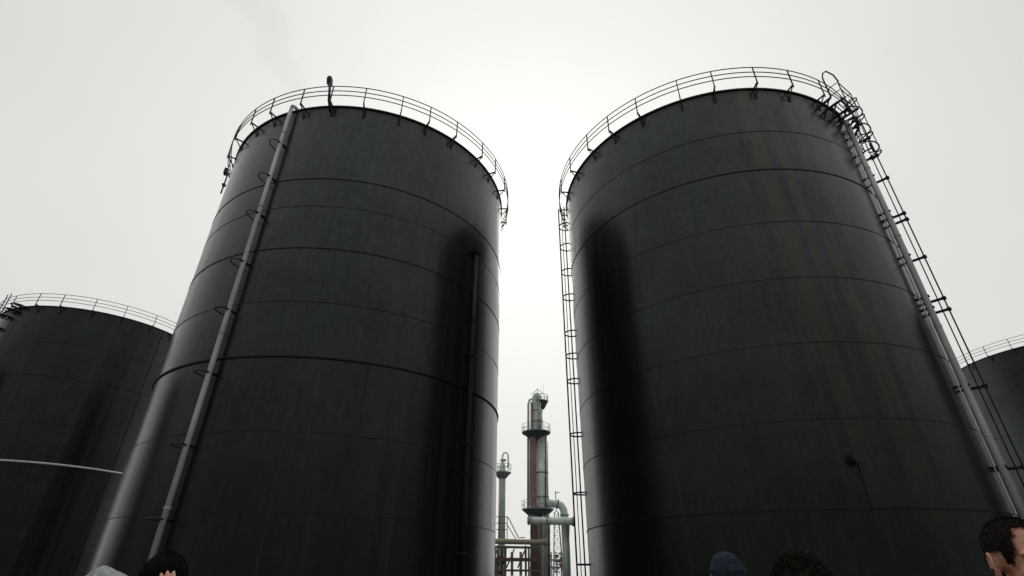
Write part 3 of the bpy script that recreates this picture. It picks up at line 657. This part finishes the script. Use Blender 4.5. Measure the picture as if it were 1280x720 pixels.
def beanie_mesh(seed, off, slouch):
    b = MB(); nu, nv = 120, 40
    for j in range(nv+1):
        t = j/nv*1.92
        for i in range(nu):
            a = 2*math.pi*i/nu; v = Vector((math.sin(t)*math.cos(a), math.sin(t)*math.sin(a), math.cos(t)))
            fold = 0.007 if t > 1.42 else 0.0
            rib = 0.0017*math.sin(a*44)*min(1, t*1.5); d = off+fold+rib+0.006*noise.noise(v*3.5+Vector((seed, 0, 0)))+slouch*max(0, v.z)*max(0, 0.6+0.8*noise.noise(v*1.7+Vector((0, seed, 0))))
            r = (0.098, 0.078, 0.090)
            b.v.append((-0.014+(r[0]+d)*v.x, (r[1]+d)*v.y, 0.032+(r[2]+d)*v.z+0.018*v.x*0.3))
    for j in range(nv):
        for i in range(nu): b.f.append((j*nu+i, (j+1)*nu+i, (j+1)*nu+(i+1) % nu, j*nu+(i+1) % nu))
    b.f.append(tuple(range(nu)))
    return b.mesh('knit_cap', True)

def person(px, py, depth, yaw, label, coat, head=None, skin='skin', hair=None, cap=None, raised=None, tilt=0.0, voxel=0.0075, sm=3):
    """px, py: where the middle of the head (eye height) appears; yaw: facing direction in degrees, 90 looks away from the lens"""
    h = at(px, py, depth=depth); t = empty('person', (h.x, h.y, 0), label, 'person', None, R_(yaw)); hz = h.z
    b = MB(); head_shapes(b); T = Matrix.Translation((0, 0, hz)) @ Matrix.Rotation(tilt, 4, 'Y')
    b.v = [tuple(T @ Vector(v)) for v in b.v]; body_shapes(b, hz, 0.0, 'body', raised)
    mk('body', remesh(b, voxel if not raised else 0.0055, 2 if raised else sm), skin, t)
    c = MB(); body_shapes(c, hz, 0.022, 'coat', raised); cm = remesh(c, 0.016, 4); mk('jacket', cm, coat, t)
    c = MB(); body_shapes(c, hz, 0.016, 'trousers', None); mk('trousers', remesh(c, 0.018, 3), 'jeans', t)
    for s in (-1, 1):
        S = hz/1.62; c = MB(); c.cap((-0.09*S, s*0.105*S, 0.05), (0.11*S, s*0.118*S, 0.042), 0.045, 0.040); c.box((0.01, s*0.112*S, 0.012), (0.28, 0.085, 0.02)); mk('shoe', remesh(c, 0.012, 2), 'shoe', t)
    for s in (-1, 1):
        e = MB().ell((0.0735, s*0.031, 0.001), (0.0125, 0.0125, 0.0105)).mesh('eye', True); e.transform(T); eo = mk('eye', e, 'eyew', t)
        i_ = MB().ell((0.083, s*0.031, 0.001), (0.0042, 0.0058, 0.0058)).mesh('iris', True); i_.transform(T); mk('iris', i_, 'eyed', eo)
        if not cap:
            br = MB()
            for k in range(60):
                u = random.random(); p0 = Vector((0.094-0.022*u*u, s*(0.012+0.036*u), 0.020+0.006*math.sin(u*2.6)+random.gauss(0, .0015)))
                br.tube([p0, p0+Vector((-0.002, s*0.007, 0.002-0.004*u))], [0.0012, 0.0005], 3, caps=False)
            br = br.mesh('eyebrow'); br.transform(T); mk('eyebrow', br, 'hair', t)
    if hair:
        m = hair_mesh(hair[0], hair[2], hair[3]); m.transform(T); mk('hair', m, hair[1], t)
    if cap:
        m = beanie_mesh(cap[1], cap[2], cap[3]); m.transform(T); mk('knit_cap', m, cap[0], t)
    return t
person(1283, 702, 1.58, -98, 'person with short dark hair in three-quarter profile at the right edge', 'coat_dark', hair=('short', 'hair', 3, 0.006), voxel=0.0045, sm=3)
person(1006, 747, 1.85, 80, 'person with dark curly hair seen from behind, beside the blue knit cap', 'coat_tan', hair=('curly', 'hair_c', 7, 0.018))
person(910, 723, 2.85, 88, 'person wearing a navy blue knit cap, seen from behind', 'coat_blue', cap=('knit_blue', 2, 0.010, 0.0))
person(605, 740, 4.6, 85, 'person with a pale pink bald head barely showing at the bottom edge', 'coat_grey', skin='skin_pale')
person(202, 732, 2.25, 95, 'person with black hair and a hand raised to the back of the head', 'coat_dark', hair=('black', 'hair_b', 5, 0.012),
       raised=(-1, (-0.14, -0.36, 1.44), (-0.165, -0.150, 1.505), ((0.10, 0.46, 0.66), (-0.9, 0.05, 0.25), (0.1, 0.78, -0.5))))
person(126, 754, 2.4, 70, 'person wearing a pale grey knit cap at the lower left', 'coat_grey', cap=('knit_grey', 9, 0.012, 0.022))

# ------------------------------------------------------------------ thin smoke drifting behind the left tank
sb = MB(); rs = random.Random(4)
for k in range(12):
    u = k/11; c = at(385-95*u+rs.uniform(-12, 12), 125-165*u, Y=62+4*u); sb.ell(c, (2.2+3.6*u, 3.0, 2.6+2.6*u))
sm_me = remesh(sb, 0.6, 6); so_ = mk('smoke_plume', sm_me, None); so_['kind'] = 'stuff'; so_['label'] = 'thin yellowish smoke drifting up behind the left tank'
vm = bpy.data.materials.new('thin_smoke'); vm.use_nodes = True; vt = vm.node_tree; vt.nodes.remove(vt.nodes['Principled BSDF'])
pv = vt.nodes.new('ShaderNodeVolumePrincipled'); pv.inputs['Color'].default_value = (0.62, 0.60, 0.40, 1); pv.inputs['Density'].default_value = 0.006
vt.links.new(pv.outputs[0], vt.nodes['Material Output'].inputs['Volume']); sm_me.materials.append(vm)
